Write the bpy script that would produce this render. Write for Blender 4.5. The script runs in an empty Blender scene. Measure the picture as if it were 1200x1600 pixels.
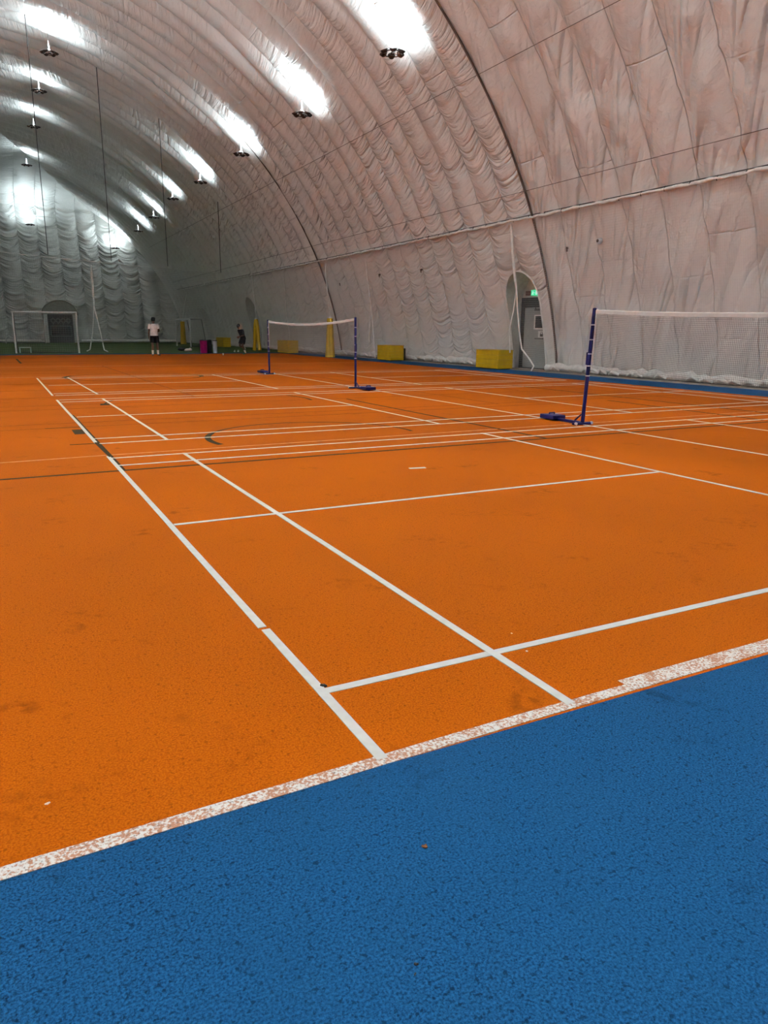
import bpy, bmesh, math, random
import numpy as np
from mathutils import Vector, Matrix
random.seed(7)
rng = np.random.default_rng(11)
C = bpy.context.scene.collection
PI = math.pi

# ------------------------------------------------------------------ helpers
def link(o, parent=None):
    C.objects.link(o)
    if parent is not None:
        o.parent = parent
    return o

def tag(o, label=None, cat=None, group=None, kind=None):
    if label: o['label'] = label
    if cat: o['category'] = cat
    if group: o['group'] = group
    if kind: o['kind'] = kind
    return o

def thing(name, label, cat, loc=(0, 0, 0), rz=0, group=None):
    o = bpy.data.objects.new(name, None)
    o.empty_display_size = .2
    link(o); o.location = loc; o.rotation_euler = (0, 0, rz)
    return tag(o, label, cat, group)

def copy_tree(o, parent=None):
    c = o.copy(); C.objects.link(c); c.parent = parent
    for ch in list(o.children):
        copy_tree(ch, c)
    return c

class MB:
    """collects shapes and links them as one mesh object"""
    def __init__(self): self.v = []; self.f = []; self.m = []; self.mi = 0
    def add(self, vs, fs):
        b = len(self.v); self.v += [tuple(x) for x in vs]
        self.f += [tuple(i + b for i in f) for f in fs]; self.m += [self.mi] * len(fs)
        return self
    def box(self, lo, hi, bev=0.0):
        x0, y0, z0 = lo; x1, y1, z1 = hi
        if bev > 0:
            bm = bmesh.new(); bmesh.ops.create_cube(bm, size=1)
            for v in bm.verts:
                v.co = Vector(((x0 + x1) / 2 + v.co.x * (x1 - x0), (y0 + y1) / 2 + v.co.y * (y1 - y0), (z0 + z1) / 2 + v.co.z * (z1 - z0)))
            bmesh.ops.bevel(bm, geom=bm.edges[:], offset=bev, segments=2, profile=.5, affect='EDGES')
            bm.verts.index_update()
            self.add([v.co[:] for v in bm.verts], [[v.index for v in f.verts] for f in bm.faces]); bm.free()
            return self
        return self.add([(x0, y0, z0), (x1, y0, z0), (x1, y1, z0), (x0, y1, z0), (x0, y0, z1), (x1, y0, z1), (x1, y1, z1), (x0, y1, z1)],
                        [(0, 3, 2, 1), (4, 5, 6, 7), (0, 1, 5, 4), (1, 2, 6, 5), (2, 3, 7, 6), (3, 0, 4, 7)])
    def tube(self, pts, r, n=8, caps=True, closed=False):
        pts = [Vector(q) for q in pts]; k = len(pts)
        rs = r if isinstance(r, (list, tuple)) else [r] * k
        vs = []; up = None
        for i, q in enumerate(pts):
            a = pts[i - 1] if (i > 0 or closed) else q
            b = pts[(i + 1) % k] if (i < k - 1 or closed) else q
            t = (b - a).normalized()
            if up is None:
                up = Vector((0, 0, 1)) if abs(t.z) < .9 else Vector((1, 0, 0))
            s = t.cross(up).normalized(); up = s.cross(t).normalized()
            for j in range(n):
                an = 2 * PI * (j + .5) / n
                vs.append(q + (s * math.cos(an) + up * math.sin(an)) * rs[i])
        fs = []
        for i in range(k if closed else k - 1):
            i2 = (i + 1) % k
            for j in range(n):
                j2 = (j + 1) % n
                fs.append((i * n + j, i2 * n + j, i2 * n + j2, i * n + j2))
        if caps and not closed:
            m0 = len(vs); vs += vs[:n] + vs[(k - 1) * n:k * n]
            fs.append(tuple(m0 + j for j in range(n))); fs.append(tuple(m0 + n + j for j in reversed(range(n))))
        return self.add(vs, fs)
    def loft(self, rings, n=18):
        """rings: (centre, half width across x, half depth along y, tilt of the ring about x)"""
        vs = []; fs = []
        for (c, rx, ry, tl) in rings:
            for j in range(n):
                a = 2 * PI * j / n
                yy = ry * math.sin(a)
                vs.append((c[0] + rx * math.cos(a), c[1] + yy * math.cos(tl), c[2] + yy * math.sin(tl)))
        for i in range(len(rings) - 1):
            for j in range(n):
                j2 = (j + 1) % n
                fs.append((i * n + j, i * n + j2, (i + 1) * n + j2, (i + 1) * n + j))
        return self.add(vs, fs)
    def lathe(self, prof, c=(0, 0, 0), n=20):
        vs = []; fs = []
        for (r, z) in prof:
            for j in range(n):
                a = 2 * PI * j / n
                vs.append((c[0] + r * math.cos(a), c[1] + r * math.sin(a), c[2] + z))
        for i in range(len(prof) - 1):
            for j in range(n):
                j2 = (j + 1) % n
                fs.append((i * n + j, i * n + j2, (i + 1) * n + j2, (i + 1) * n + j))
        m0 = len(vs); vs += vs[:n] + vs[(len(prof) - 1) * n:len(prof) * n]
        fs.append(tuple(m0 + j for j in reversed(range(n)))); fs.append(tuple(m0 + n + j for j in range(n)))
        return self.add(vs, fs)
    def ball(self, c, r, sx=1, sy=1, sz=1, n=10):
        prof = [(max(1e-4, math.sin(PI * i / n)), -math.cos(PI * i / n)) for i in range(n + 1)]
        b = len(self.v); self.lathe(prof, n=n + 2)
        self.v[b:] = [(c[0] + x * r * sx, c[1] + y * r * sy, c[2] + z * r * sz) for (x, y, z) in self.v[b:]]
        return self
    def xf(self, M, start=0):
        self.v[start:] = [tuple(M @ Vector(q)) for q in self.v[start:]]; return self
    def build(self, name, mat, parent=None, smooth=False, loc=None):
        me = bpy.data.meshes.new(name); me.from_pydata(self.v, [], self.f); me.update()
        mats = mat if isinstance(mat, (list, tuple)) else [mat]
        for m in mats: me.materials.append(m)
        if len(mats) > 1: me.polygons.foreach_set('material_index', self.m)
        if smooth: me.polygons.foreach_set('use_smooth', [True] * len(me.polygons))
        o = bpy.data.objects.new(name, me); link(o, parent)
        if loc: o.location = loc
        return o

# ------------------------------------------------------------------ materials
def nt(name):
    m = bpy.data.materials.new(name); m.use_nodes = True
    t = m.node_tree; t.nodes.clear()
    out = t.nodes.new('ShaderNodeOutputMaterial'); b = t.nodes.new('ShaderNodeBsdfPrincipled')
    t.links.new(b.outputs[0], out.inputs[0])
    return m, t, b

class G:
    """tiny node-graph writer"""
    def __init__(s, t): s.t = t
    def n(s, k, **kw):
        x = s.t.nodes.new(k)
        for a, v in kw.items(): setattr(x, a, v)
        return x
    def put(s, sock, v):
        if hasattr(v, 'is_linked') or isinstance(v, bpy.types.NodeSocket): s.t.links.new(v, sock)
        else: sock.default_value = v
    def math(s, op, a, b=0.0, c=0.0, clamp=False):
        x = s.n('ShaderNodeMath', operation=op, use_clamp=clamp)
        s.put(x.inputs[0], a); s.put(x.inputs[1], b); s.put(x.inputs[2], c)
        return x.outputs[0]
    def noise(s, vec, scale, detail=2, rough=.5, dist=0.0):
        x = s.n('ShaderNodeTexNoise'); s.put(x.inputs['Vector'], vec)
        x.inputs['Scale'].default_value = scale; x.inputs['Detail'].default_value = detail
        x.inputs['Roughness'].default_value = rough; x.inputs['Distortion'].default_value = dist
        return x.outputs[0]
    def ramp(s, fac, lo, hi, a=0.0, b=1.0, smooth=True):
        x = s.n('ShaderNodeMapRange', interpolation_type='SMOOTHSTEP' if smooth else 'LINEAR')
        s.put(x.inputs[0], fac)
        for i, v in enumerate((lo, hi, a, b)): s.put(x.inputs[i + 1], v)
        return x.outputs[0]
    def mix(s, fac, a, b, kind='MIX'):
        x = s.n('ShaderNodeMix', data_type='RGBA', blend_type=kind)
        s.put(x.inputs[0], fac); s.put(x.inputs[6], a); s.put(x.inputs[7], b)
        return x.outputs[2]
    def vec(s, x, y, z=0.0):
        c = s.n('ShaderNodeCombineXYZ'); s.put(c.inputs[0], x); s.put(c.inputs[1], y); s.put(c.inputs[2], z)
        return c.outputs[0]

def simple(name, col, rough=.6, spec=.4, metal=0.0, var=.12, scale=6.0, emit=None, es=0.0):
    m, t, b = nt(name); g = G(t)
    tc = g.n('ShaderNodeTexCoord')
    nz = g.noise(tc.outputs['Object'], scale, 4)
    f = g.ramp(nz, .3, .7, 1 - var, 1 + var, False)
    c = g.mix(1.0, (*col, 1), (1, 1, 1, 1), 'MULTIPLY')
    mul = g.n('ShaderNodeVectorMath', operation='SCALE'); t.links.new(c, mul.inputs[0]); t.links.new(f, mul.inputs['Scale'])
    t.links.new(mul.outputs[0], b.inputs['Base Color'])
    b.inputs['Roughness'].default_value = rough; b.inputs['Specular IOR Level'].default_value = spec
    b.inputs['Metallic'].default_value = metal
    if emit:
        b.inputs['Emission Color'].default_value = (*emit, 1); b.inputs['Emission Strength'].default_value = es
    return m

def granule(name, col, dark, light, scale, amount, rough=.62, pits=.5):
    """bound rubber granules: coarse speckle, dark pits, faint stains and scuffs"""
    m, t, b = nt(name); g = G(t)
    pos = g.n('ShaderNodeNewGeometry').outputs['Position']
    n1 = g.noise(pos, scale, 3, .65)
    n2 = g.noise(pos, scale * .42, 2, .5)
    c = g.mix(g.ramp(n1, .5 - .16 / amount, .5 + .16 / amount), (*dark, 1), (*light, 1))
    c = g.mix(g.ramp(n2, .42, .3, 0, pits), c, (dark[0] * .35, dark[1] * .4, dark[2] * .45, 1))
    n3 = g.noise(pos, .55, 5, .6)
    n4 = g.noise(pos, 2.3, 4, .62, .4)
    c = g.mix(g.ramp(n3, .35, .68, 0.0, .34), c, (*col, 1))
    st = g.math('MULTIPLY', g.ramp(n4, .56, .76), g.ramp(g.noise(pos, 17, 3), .4, .62))
    c = g.mix(g.math('MULTIPLY', st, .75), c, (dark[0] * .55, dark[1] * .6, dark[2] * .65, 1))
    n5 = g.noise(pos, .23, 3)
    v = g.n('ShaderNodeVectorMath', operation='SCALE'); t.links.new(c, v.inputs[0]); t.links.new(g.ramp(n5, .3, .7, .84, 1.12), v.inputs['Scale'])
    t.links.new(v.outputs[0], b.inputs['Base Color'])
    b.inputs['Roughness'].default_value = rough; b.inputs['Specular IOR Level'].default_value = .035
    bp = g.n('ShaderNodeBump'); bp.inputs['Strength'].default_value = .35; bp.inputs['Distance'].default_value = .004
    t.links.new(n1, bp.inputs['Height']); t.links.new(bp.outputs[0], b.inputs['Normal'])
    return m

def liner(name, col=(.82, .80, .77), drape=.34, freq=5.2, swag=1.0, dist=.10):
    """air-dome lining: panels between welded seams, swagged folds, cross welds. UV = (panel number, metres up the arc)"""
    m, t, b = nt(name); g = G(t)
    uv = g.n('ShaderNodeUVMap'); uv.uv_map = 'uv'
    sp = g.n('ShaderNodeSeparateXYZ'); t.links.new(uv.outputs[0], sp.inputs[0])
    u, v = sp.outputs[0], sp.outputs[1]
    pid = g.math('FLOOR', u); fu = g.math('FRACT', u); c = g.math('SUBTRACT', fu, .5)
    c2 = g.math('MULTIPLY', g.math('MULTIPLY', c, c), 4.0)
    low = g.noise(g.vec(g.math('MULTIPLY', u, .55), g.math('MULTIPLY', v, .33), 4.0), 1.0, 2)
    # swags: fold lines sag in the middle of each panel
    dr = g.math('MULTIPLY', c2, g.math('MULTIPLY_ADD', low, drape * 1.8, -drape * .15))
    ph = g.math('SUBTRACT', v, dr)
    a1 = g.noise(g.vec(g.math('MULTIPLY_ADD', fu, .55, g.math('MULTIPLY', pid, 7.37)), g.math('MULTIPLY', ph, freq * .5), g.math('MULTIPLY', pid, 3.1)), 1.0, 1, .4, .25)
    r1 = g.math('POWER', g.math('SUBTRACT', 1.0, g.math('ABSOLUTE', g.math('MULTIPLY_ADD', a1, 4.0, -2.0)), clamp=True), 1.6)
    a2 = g.noise(g.vec(g.math('MULTIPLY_ADD', fu, 1.1, g.math('MULTIPLY', pid, 5.77)), g.math('MULTIPLY', ph, freq * 1.15), g.math('MULTIPLY', pid, 1.7)), 1.0, 2, .5, .3)
    r2 = g.math('POWER', g.math('SUBTRACT', 1.0, g.math('ABSOLUTE', g.math('MULTIPLY_ADD', a2, 5.0, -2.5)), clamp=True), 1.4)
    msk = g.ramp(g.noise(g.vec(g.math('MULTIPLY', u, .9), g.math('MULTIPLY', v, .5), 9.0), 1.0, 2), .36, .6, .25, 1.0)
    edge = g.ramp(c2, .05, .9, .55, 1.0)
    sw = g.math('MULTIPLY', g.math('MULTIPLY', g.math('ADD', g.math('MULTIPLY', r1, 1.0), g.math('MULTIPLY', r2, .45)), msk), edge)
    # long slanting tension folds (panels nearer than the arch cable)
    ds = g.math('MULTIPLY_ADD', fu, 1.32, g.math('MULTIPLY', v, .42))
    a3 = g.noise(g.vec(g.math('MULTIPLY', g.math('ADD', ds, g.math('MULTIPLY', pid, 1.9)), 2.1), g.math('MULTIPLY_ADD', v, .3, g.math('MULTIPLY', pid, 2.3)), 2.0), 1.0, 1, .4, .3)
    r3 = g.math('POWER', g.math('SUBTRACT', 1.0, g.math('ABSOLUTE', g.math('MULTIPLY_ADD', a3, 3.4, -1.7)), clamp=True), 2.0)
    near = g.ramp(u, 14.0, 14.02, swag, 0.0)
    fold = g.math('ADD', g.math('MULTIPLY', sw, g.math('SUBTRACT', 1.0, g.math('MULTIPLY', near, .8))), g.math('MULTIPLY', g.math('MULTIPLY', r3, near), g.math('MULTIPLY', msk, 1.25)))
    fold = g.math('MULTIPLY', fold, g.ramp(g.math('ABSOLUTE', g.math('SUBTRACT', v, 26.1)), 14.0, 19.0, .5, 1.0))
    # welds across the panel at staggered heights
    wv = g.math('FRACT', g.math('MULTIPLY_ADD', v, .37, g.math('MULTIPLY', pid, .381)))
    weld = g.math('MULTIPLY', g.ramp(g.math('ABSOLUTE', g.math('SUBTRACT', wv, .5)), .0, .012, 1.0, 0.0), g.ramp(g.noise(g.vec(g.math('MULTIPLY', pid, 2.7), g.math('MULTIPLY', v, .8), 5.0), 1.0, 1), .45, .6))
    seam = g.ramp(c2, .955, .992, 0.0, 1.0)
    fine = g.noise(g.vec(g.math('MULTIPLY', u, 9.0), g.math('MULTIPLY', ph, 7.0), 0.0), 1.0, 3, .6, .5)
    h = g.math('ADD', fold, g.math('ADD', g.math('MULTIPLY', weld, .20), g.math('MULTIPLY', fine, .22)))
    h = g.math('ADD', h, g.math('MULTIPLY', seam, .35))
    bp = g.n('ShaderNodeBump'); bp.inputs['Strength'].default_value = 1.0; bp.inputs['Distance'].default_value = dist
    t.links.new(h, bp.inputs['Height']); t.links.new(bp.outputs[0], b.inputs['Normal'])
    dirt = g.noise(g.vec(g.math('MULTIPLY', u, .3), g.math('MULTIPLY', v, .5), 2.0), 1.0, 4, .6)
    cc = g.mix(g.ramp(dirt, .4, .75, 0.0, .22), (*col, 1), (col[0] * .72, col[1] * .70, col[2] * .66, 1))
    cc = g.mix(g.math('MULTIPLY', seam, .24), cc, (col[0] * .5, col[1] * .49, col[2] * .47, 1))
    t.links.new(cc, b.inputs['Base Color'])
    b.inputs['Roughness'].default_value = .38; b.inputs['Specular IOR Level'].default_value = .5
    return m

ORANGE = granule('orange_granules', (.33, .066, .0008), (.245, .041, .0003), (.40, .088, .0012), 150, 1.0, .78)
BLUE = granule('blue_granules', (.005, .040, .105), (.0015, .015, .045), (.011, .072, .175), 150, .75, .8, pits=.85)
M = dict(
    liner=liner('dome_liner'),
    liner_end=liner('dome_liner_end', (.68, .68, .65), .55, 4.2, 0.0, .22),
    fabric=simple('white_fabric', (.80, .78, .75), .5, .4, scale=9),
    jamb=simple('jamb_fabric', (.72, .72, .69), .5, .4),
    tape=simple('white_tape', (.57, .55, .53), .6, .15, var=.06, scale=20),
    black_paint=simple('dark_paint', (.030, .018, .009), .8, .04, var=.3, scale=30),
    brown_paint=simple('faint_dark_paint', (.20, .042, .004), .8, .04, var=.25, scale=20),
    faint_white=simple('thin_white_paint', (.50, .22, .11), .7, .1, var=.25, scale=12),
    concrete=simple('dirty_concrete', (.21, .17, .14), .8, .2, var=.35, scale=3),
    cable=simple('dark_cable', (.035, .03, .028), .5, .4),
    arch_cable=simple('arch_cable', (.12, .085, .07), .5, .4),
    cord=simple('white_cord', (.88, .87, .84), .7, .2),
    netting=simple('white_twine', (.72, .70, .67), .8, .1),
    grey_twine=simple('grey_twine', (.26, .26, .25), .8, .1),
    dark_net=simple('brown_twine', (.10, .065, .055), .8, .1),
    navy=simple('navy_enamel', (.005, .005, .055), .4, .2, var=.2),
    ring=simple('pale_ring', (.62, .62, .66), .4, .4),
    yellow=simple('yellow_vinyl', (.54, .33, .008), .45, .4, var=.1, scale=4),
    white_metal=simple('white_metal', (.66, .66, .64), .4, .5),
    lamp_dark=simple('lamp_dark', (.045, .022, .016), .4, .4),
    lamp_white=simple('lamp_white', (.75, .75, .74), .35, .5),
    black=simple('black_plastic', (.012, .012, .013), .5, .4),
    grey_door=simple('grey_door', (.30, .295, .28), .45, .4, var=.08, scale=1.5),
    dark_door=simple('dark_door', (.022, .023, .024), .5, .4),
    panel_dark=simple('panel_dark', (.05, .05, .05), .5, .4),
    panel_mark=simple('panel_mark', (.16, .16, .155), .6, .3),
    glass=simple('dark_glass', (.012, .014, .016), .08, .6, var=.05),
    pink=simple('pink_plastic', (.42, .012, .13), .4, .4),
    grey=simple('pale_grey_plastic', (.56, .58, .60), .4, .4),
    teal=simple('pale_teal', (.33, .45, .42), .6, .3),
    skin=simple('skin', (.10, .045, .028), .55, .4, var=.1, scale=10),
    hair=simple('hair', (.008, .007, .007), .6, .3, scale=60),
    shirt=simple('pale_shirt', (.74, .66, .63), .8, .2, scale=12),
    dark_cloth=simple('dark_cloth', (.010, .008, .010), .8, .2, scale=14),
    sock=simple('white_sock', (.70, .70, .66), .8, .2),
    shoe=simple('dark_shoe', (.05, .02, .014), .5, .4),
    green_shoe=simple('green_shoe', (.02, .12, .085), .5, .4),
    exit_green=simple('exit_green', (.02, .45, .22), .4, .3, emit=(.03, .85, .42), es=.75),
    exit_white=simple('exit_white', (.8, .9, .85), .4, .3, emit=(.55, 1, .8), es=1.0),
    sign_red=simple('dark_red_box', (.10, .022, .018), .5, .3),
    paper=simple('paper', (.75, .74, .72), .7, .2),
    brown=simple('brown_nut', (.16, .06, .02), .6, .3, scale=80, var=.4),
    grit=simple('black_grit', (.010, .010, .012), .7, .3, scale=80),
    chip=simple('pale_chip', (.72, .55, .46), .7, .2),
    lunette=simple('lunette', (.36, .36, .32), .6, .3),
)
def worn_paint():
    m, t, b = nt('worn_white_paint'); g = G(t)
    pos = g.n('ShaderNodeNewGeometry').outputs['Position']
    n1 = g.noise(pos, 95, 3, .6); n2 = g.noise(pos, 9, 3, .6)
    f = g.math('ADD', g.math('MULTIPLY', n1, .75), g.math('MULTIPLY', n2, .45))
    c = g.mix(g.ramp(f, .53, .655), (.40, .17, .09, 1), (.66, .63, .60, 1))
    c = g.mix(g.ramp(g.noise(pos, 130, 2), .40, .32, 0, .7), c, (.10, .07, .06, 1))
    t.links.new(c, b.inputs['Base Color']); b.inputs['Roughness'].default_value = .6
    return m
WORN = worn_paint()
def turf_mat():
    m, t, b = nt('green_turf'); g = G(t)
    pos = g.n('ShaderNodeNewGeometry').outputs['Position']
    n1 = g.noise(pos, 40, 3, .7); n2 = g.noise(pos, .8, 4)
    c = g.mix(g.ramp(n1, .3, .7), (.012, .030, .006, 1), (.06, .105, .014, 1))
    c = g.mix(g.ramp(n2, .4, .7, 0, .6), c, (.06, .075, .02, 1))
    t.links.new(c, b.inputs['Base Color']); b.inputs['Roughness'].default_value = .85; b.inputs['Specular IOR Level'].default_value = .15
    return m
TURF = turf_mat()

# ------------------------------------------------------------------ dome geometry
CX, CZ, R = -1.58321, -2.40167, 18.15484
PHI0 = math.asin(-CZ / R); LARC = R * (PI - 2 * PHI0)
YN = -9.0
def arc(s):
    ph = PHI0 + s / R
    return CX + R * math.cos(ph), CZ + R * math.sin(ph)
def wall_x(z):
    return CX + math.sqrt(max(0, R * R - (z - CZ) ** 2))
def ceil_z(x):
    return CZ + math.sqrt(max(0, R * R - (x - CX) ** 2))
END = [(0, 76.5), (2, 76.9), (4, 77.3), (7, 78.1), (10, 79.2), (11.5, 79.9), (12.6, 80.1), (13.4, 79.3), (14.1, 77.2), (14.7, 74.3), (15.2, 70.4), (15.5, 66.8), (15.7, 63), (15.754, 60)]
EZ = np.array([e[0] for e in END]); EY = np.array([e[1] for e in END])
def yend(z): return float(np.interp(z, EZ, EY))

def vnoise(x, y, seed):
    """smooth value noise on arrays"""
    xi = np.floor(x).astype(int); yi = np.floor(y).astype(int); fx = x - xi; fy = y - yi
    fx = fx * fx * (3 - 2 * fx); fy = fy * fy * (3 - 2 * fy)
    def h(a, b):
        k = (a * 374761393 + b * 668265263 + seed * 974711) & 0x7fffffff
        k = ((k ^ (k >> 13)) * 1274126177) & 0x7fffffff
        return (k ^ (k >> 16)) % 10007 / 10007.0
    return (h(xi, yi) * (1 - fx) + h(xi + 1, yi) * fx) * (1 - fy) + (h(xi, yi + 1) * (1 - fx) + h(xi + 1, yi + 1) * fx) * fy

PW = 1.32                                           # panel width along the dome
DOORS = [dict(yc=20.02, hw=.95, top=3.5), dict(yc=52.0, hw=1.25, top=3.75), dict(yc=66.0, hw=1.1, top=3.2)]
def arch_outline(d, n=28):
    """(y, s) points of a doorway arch cut in the side wall, from the near foot over the top to the far foot"""
    sp = d['top'] - d['hw'] * 1.15
    pts = [(d['yc'] - d['hw'], k) for k in np.linspace(0, sp, 9)[:-1]]
    for k in range(n + 1):
        a = PI * k / n
        pts.append((d['yc'] - d['hw'] * math.cos(a), sp + (d['top'] - sp) * math.sin(a)))
    pts += [(d['yc'] + d['hw'], k) for k in np.linspace(sp, 0, 9)[1:]]
    return pts

def grid_object(name, P, UV, mat, keep=None, flip=False):
    ni, nj, _ = P.shape
    idx = np.arange(ni * nj).reshape(ni, nj)
    q = np.stack([idx[:-1, :-1], idx[1:, :-1], idx[1:, 1:], idx[:-1, 1:]], -1).reshape(-1, 4)
    if flip: q = q[:, ::-1]
    v = P.reshape(-1, 3)
    a = v[q]; area = np.linalg.norm(np.cross(a[:, 2] - a[:, 0], a[:, 3] - a[:, 1]), axis=1)
    ok = area > 1e-6
    if keep is not None: ok &= keep.reshape(-1)
    q = q[ok]
    me = bpy.data.meshes.new(name)
    me.from_pydata(v.tolist(), [], q.tolist()); me.update()
    ul = me.uv_layers.new(name='uv')
    li = np.zeros(len(me.loops), np.int32); me.loops.foreach_get('vertex_index', li)
    ul.data.foreach_set('uv', UV.reshape(-1, 2)[li].astype(np.float32).ravel())
    me.polygons.foreach_set('use_smooth', [True] * len(me.polygons))
    me.materials.append(mat)
    bm = bmesh.new(); bm.from_mesh(me)
    bmesh.ops.delete(bm, geom=[x for x in bm.verts if not x.link_faces], context='VERTS')
    bm.to_mesh(me); bm.free()
    return link(bpy.data.objects.new(name, me))

def side_section(name, s0, s1, holes=(), fold_amp=1.0):
    ys = np.arange(YN, 81.0, PW / 16)
    ys = YN + (ys - YN); ys = np.concatenate([ys, [81.0]])
    ys = np.round(ys / (PW / 16)) * (PW / 16)          # seams fall on grid columns
    ss = np.linspace(s0, s1, max(2, int((s1 - s0) / .095) + 1))
    Yg, Sg = np.meshgrid(ys, ss, indexing='ij')
    keep = None
    hole_d = np.full(Yg.shape, 9.0)
    if holes:
        inside_all = np.zeros(Yg.shape, bool)
        Y0, S0 = Yg.copy(), Sg.copy()
        for d in holes:
            o = np.array(arch_outline(d, 60)); dense = []
            for k in range(len(o) - 1):
                for w in np.linspace(0, 1, 8, endpoint=False): dense.append(o[k] * (1 - w) + o[k + 1] * w)
            dense.append(o[-1]); dense = np.array(dense)
            near = np.argwhere((abs(Y0 - d['yc']) < d['hw'] + 1) & (S0 < d['top'] + 1))
            for (i, j) in near:
                dd = np.hypot(dense[:, 0] - Y0[i, j], dense[:, 1] - S0[i, j]); k = dd.argmin()
                hole_d[i, j] = min(hole_d[i, j], dd[k])
                sp = d['top'] - d['hw'] * 1.15
                if S0[i, j] <= sp: ins = abs(Y0[i, j] - d['yc']) < d['hw']
                else: ins = ((Y0[i, j] - d['yc']) / d['hw']) ** 2 + ((S0[i, j] - sp) / (d['top'] - sp)) ** 2 < 1
                if dd[k] < .046:
                    Yg[i, j], Sg[i, j] = dense[k]
                    if j == 0: Sg[i, j] = 0
                inside_all[i, j] |= (ins and dd[k] >= .046)
        a = inside_all
        keep = ~(a[:-1, :-1] | a[1:, :-1] | a[1:, 1:] | a[:-1, 1:])
    ph = PHI0 + Sg / R
    Z = CZ + R * np.sin(ph); X = CX + R * np.cos(ph)
    ye = np.interp(np.maximum(Z, 0), EZ, EY)
    clamp = Yg >= ye
    Yc = np.minimum(Yg, ye)
    u = Yg / PW; fu = u - np.floor(u + 1e-9); pid = np.floor(u + 1e-9)
    hgt = np.clip((np.minimum(Sg, LARC - Sg)) / 14.0, 0, 1)
    amp = .05 + .27 * hgt
    amp = amp * (.75 + .5 * vnoise(pid * 3.7, Sg * .25, 3))
    puff = amp * (1 - (2 * fu - 1) ** 2)
    puff += .05 * (vnoise(u * 1.7, Sg * .8, 5) - .5) + .028 * (vnoise(u * 4, Sg * 2.6, 8) - .5)
    def ridge(a, w): return np.clip(1 - np.abs(2 * a - 1) * w, 0, 1) ** 1.5
    dr = (2 * fu - 1) ** 2 * (.12 + .55 * vnoise(pid * 1.9, Sg * .3, 21))
    sg = ridge(vnoise(fu * .8 + pid * 7.3, (Sg - dr) * 2.3 + pid * 3.1, 31), 2.2)
    dg = ridge(vnoise((fu * 1.32 + pid * 1.9 + Sg * .42) * 2.4, Sg * .28 + pid * 2.3, 41), 2.0)
    nearm = (Yg < 18.48).astype(float)
    puff += (1 - .7 * np.clip((hgt - .5) / .3, 0, 1)) * (.075 * sg * (1 - .8 * nearm) * (.4 + .6 * (2 * fu - 1) ** 2) + .13 * dg * nearm) * (.35 + .9 * vnoise(u * .9, Sg * .45, 51))
    cab = np.minimum(abs(Yg - 18.48), abs(Yg - 36.96)); cab = np.minimum(cab, abs(Yg - 55.44))
    puff *= np.clip(cab / .4, .1, 1)
    fall = np.clip((ye - Yg) / 1.5, 0, 1) * np.clip(Sg / .5, 0, 1) * np.clip((LARC - Sg) / .5, 0, 1) * np.clip((hole_d - .1) / .5, 0, 1)
    puff *= fall
    puff[clamp] = 0
    X = X - puff * np.cos(ph); Z = Z - puff * np.sin(ph)
    P = np.stack([X, Yc, Z], -1); UV = np.stack([u, Sg], -1)
    # UV never crosses a seam inside a face because seams sit on columns; nudge so floor() is stable
    UV[..., 0] += 1e-4
    return grid_object(name, P, UV, M['liner'], keep)

SW = 5.12
wr = tag(side_section('wall_right', 0, SW, DOORS), kind='structure')
wc = tag(side_section('ceiling', SW, LARC - SW), kind='structure')
wl = tag(side_section('wall_left', LARC - SW, LARC), kind='structure')

def end_section():
    zz = []; yy = []; tt = []
    L = 0
    prev = None
    for z in np.concatenate([np.linspace(0, 13.4, 150), np.linspace(13.5, 15.2, 30), np.linspace(15.24, 15.75, 24)]):
        y = yend(z)
        if prev: L += math.hypot(z - prev[0], y - prev[1])
        zz.append(z); yy.append(y); tt.append(L); prev = (z, y)
    zz = np.array(zz); yy = np.array(yy); tt = np.array(tt)
    ew = 1.76
    xs = np.round(np.arange(CX - 18.2, CX + 18.4, ew / 16) / (ew / 16)) * (ew / 16)
    Xg, T = np.meshgrid(xs, tt, indexing='ij')
    Zg = np.broadcast_to(zz, Xg.shape).copy(); Yg = np.broadcast_to(yy, Xg.shape).copy()
    hw = np.sqrt(np.maximum(0, R * R - (Zg - CZ) ** 2))
    Xc = np.clip(Xg, CX - hw, CX + hw)
    u = Xg / ew; fu = u - np.floor(u + 1e-9)
    dz = np.gradient(zz, tt); dy = np.gradient(yy, tt)
    puff = (.16 + .10 * vnoise(np.floor(u) * 2.3, T * .2, 4)) * (1 - (2 * fu - 1) ** 2)
    puff += .05 * (vnoise(u * 2, T * .8, 9) - .5)
    pid = np.floor(u + 1e-9)
    dr = (2 * fu - 1) ** 2 * (.25 + .7 * vnoise(pid * 1.9, T * .25, 22))
    sg = np.clip(1 - np.abs(2 * vnoise(fu * .7 + pid * 7.3, (T - dr) * 1.9 + pid * 3.1, 33) - 1) * 2.0, 0, 1) ** 1.4
    puff += .20 * sg * (.35 + .9 * vnoise(u * .9, T * .45, 52))
    puff *= np.clip((hw - abs(Xg - CX)) / 1.2, 0, 1) * np.clip(T / .6, 0, 1)
    Yg = Yg - puff * dz; Zg = Zg + puff * dy * -1.0 * 0 + 0
    P = np.stack([Xc, Yg, Zg], -1); UV = np.stack([u + 200.0 + 1e-4, T], -1)
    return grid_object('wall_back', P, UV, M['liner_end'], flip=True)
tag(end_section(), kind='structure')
# near end of the dome, behind the camera
f = MB(); n = 40
pts = [arc(LARC * k / n) for k in range(n + 1)]
f.add([(x, YN, z) for x, z in pts] + [(x, YN - .1, z) for x, z in pts], [tuple(range(n + 1)), tuple(reversed(range(n + 1, 2 * n + 2)))])
tag(f.build('wall_front', M['fabric']), kind='structure')

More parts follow.
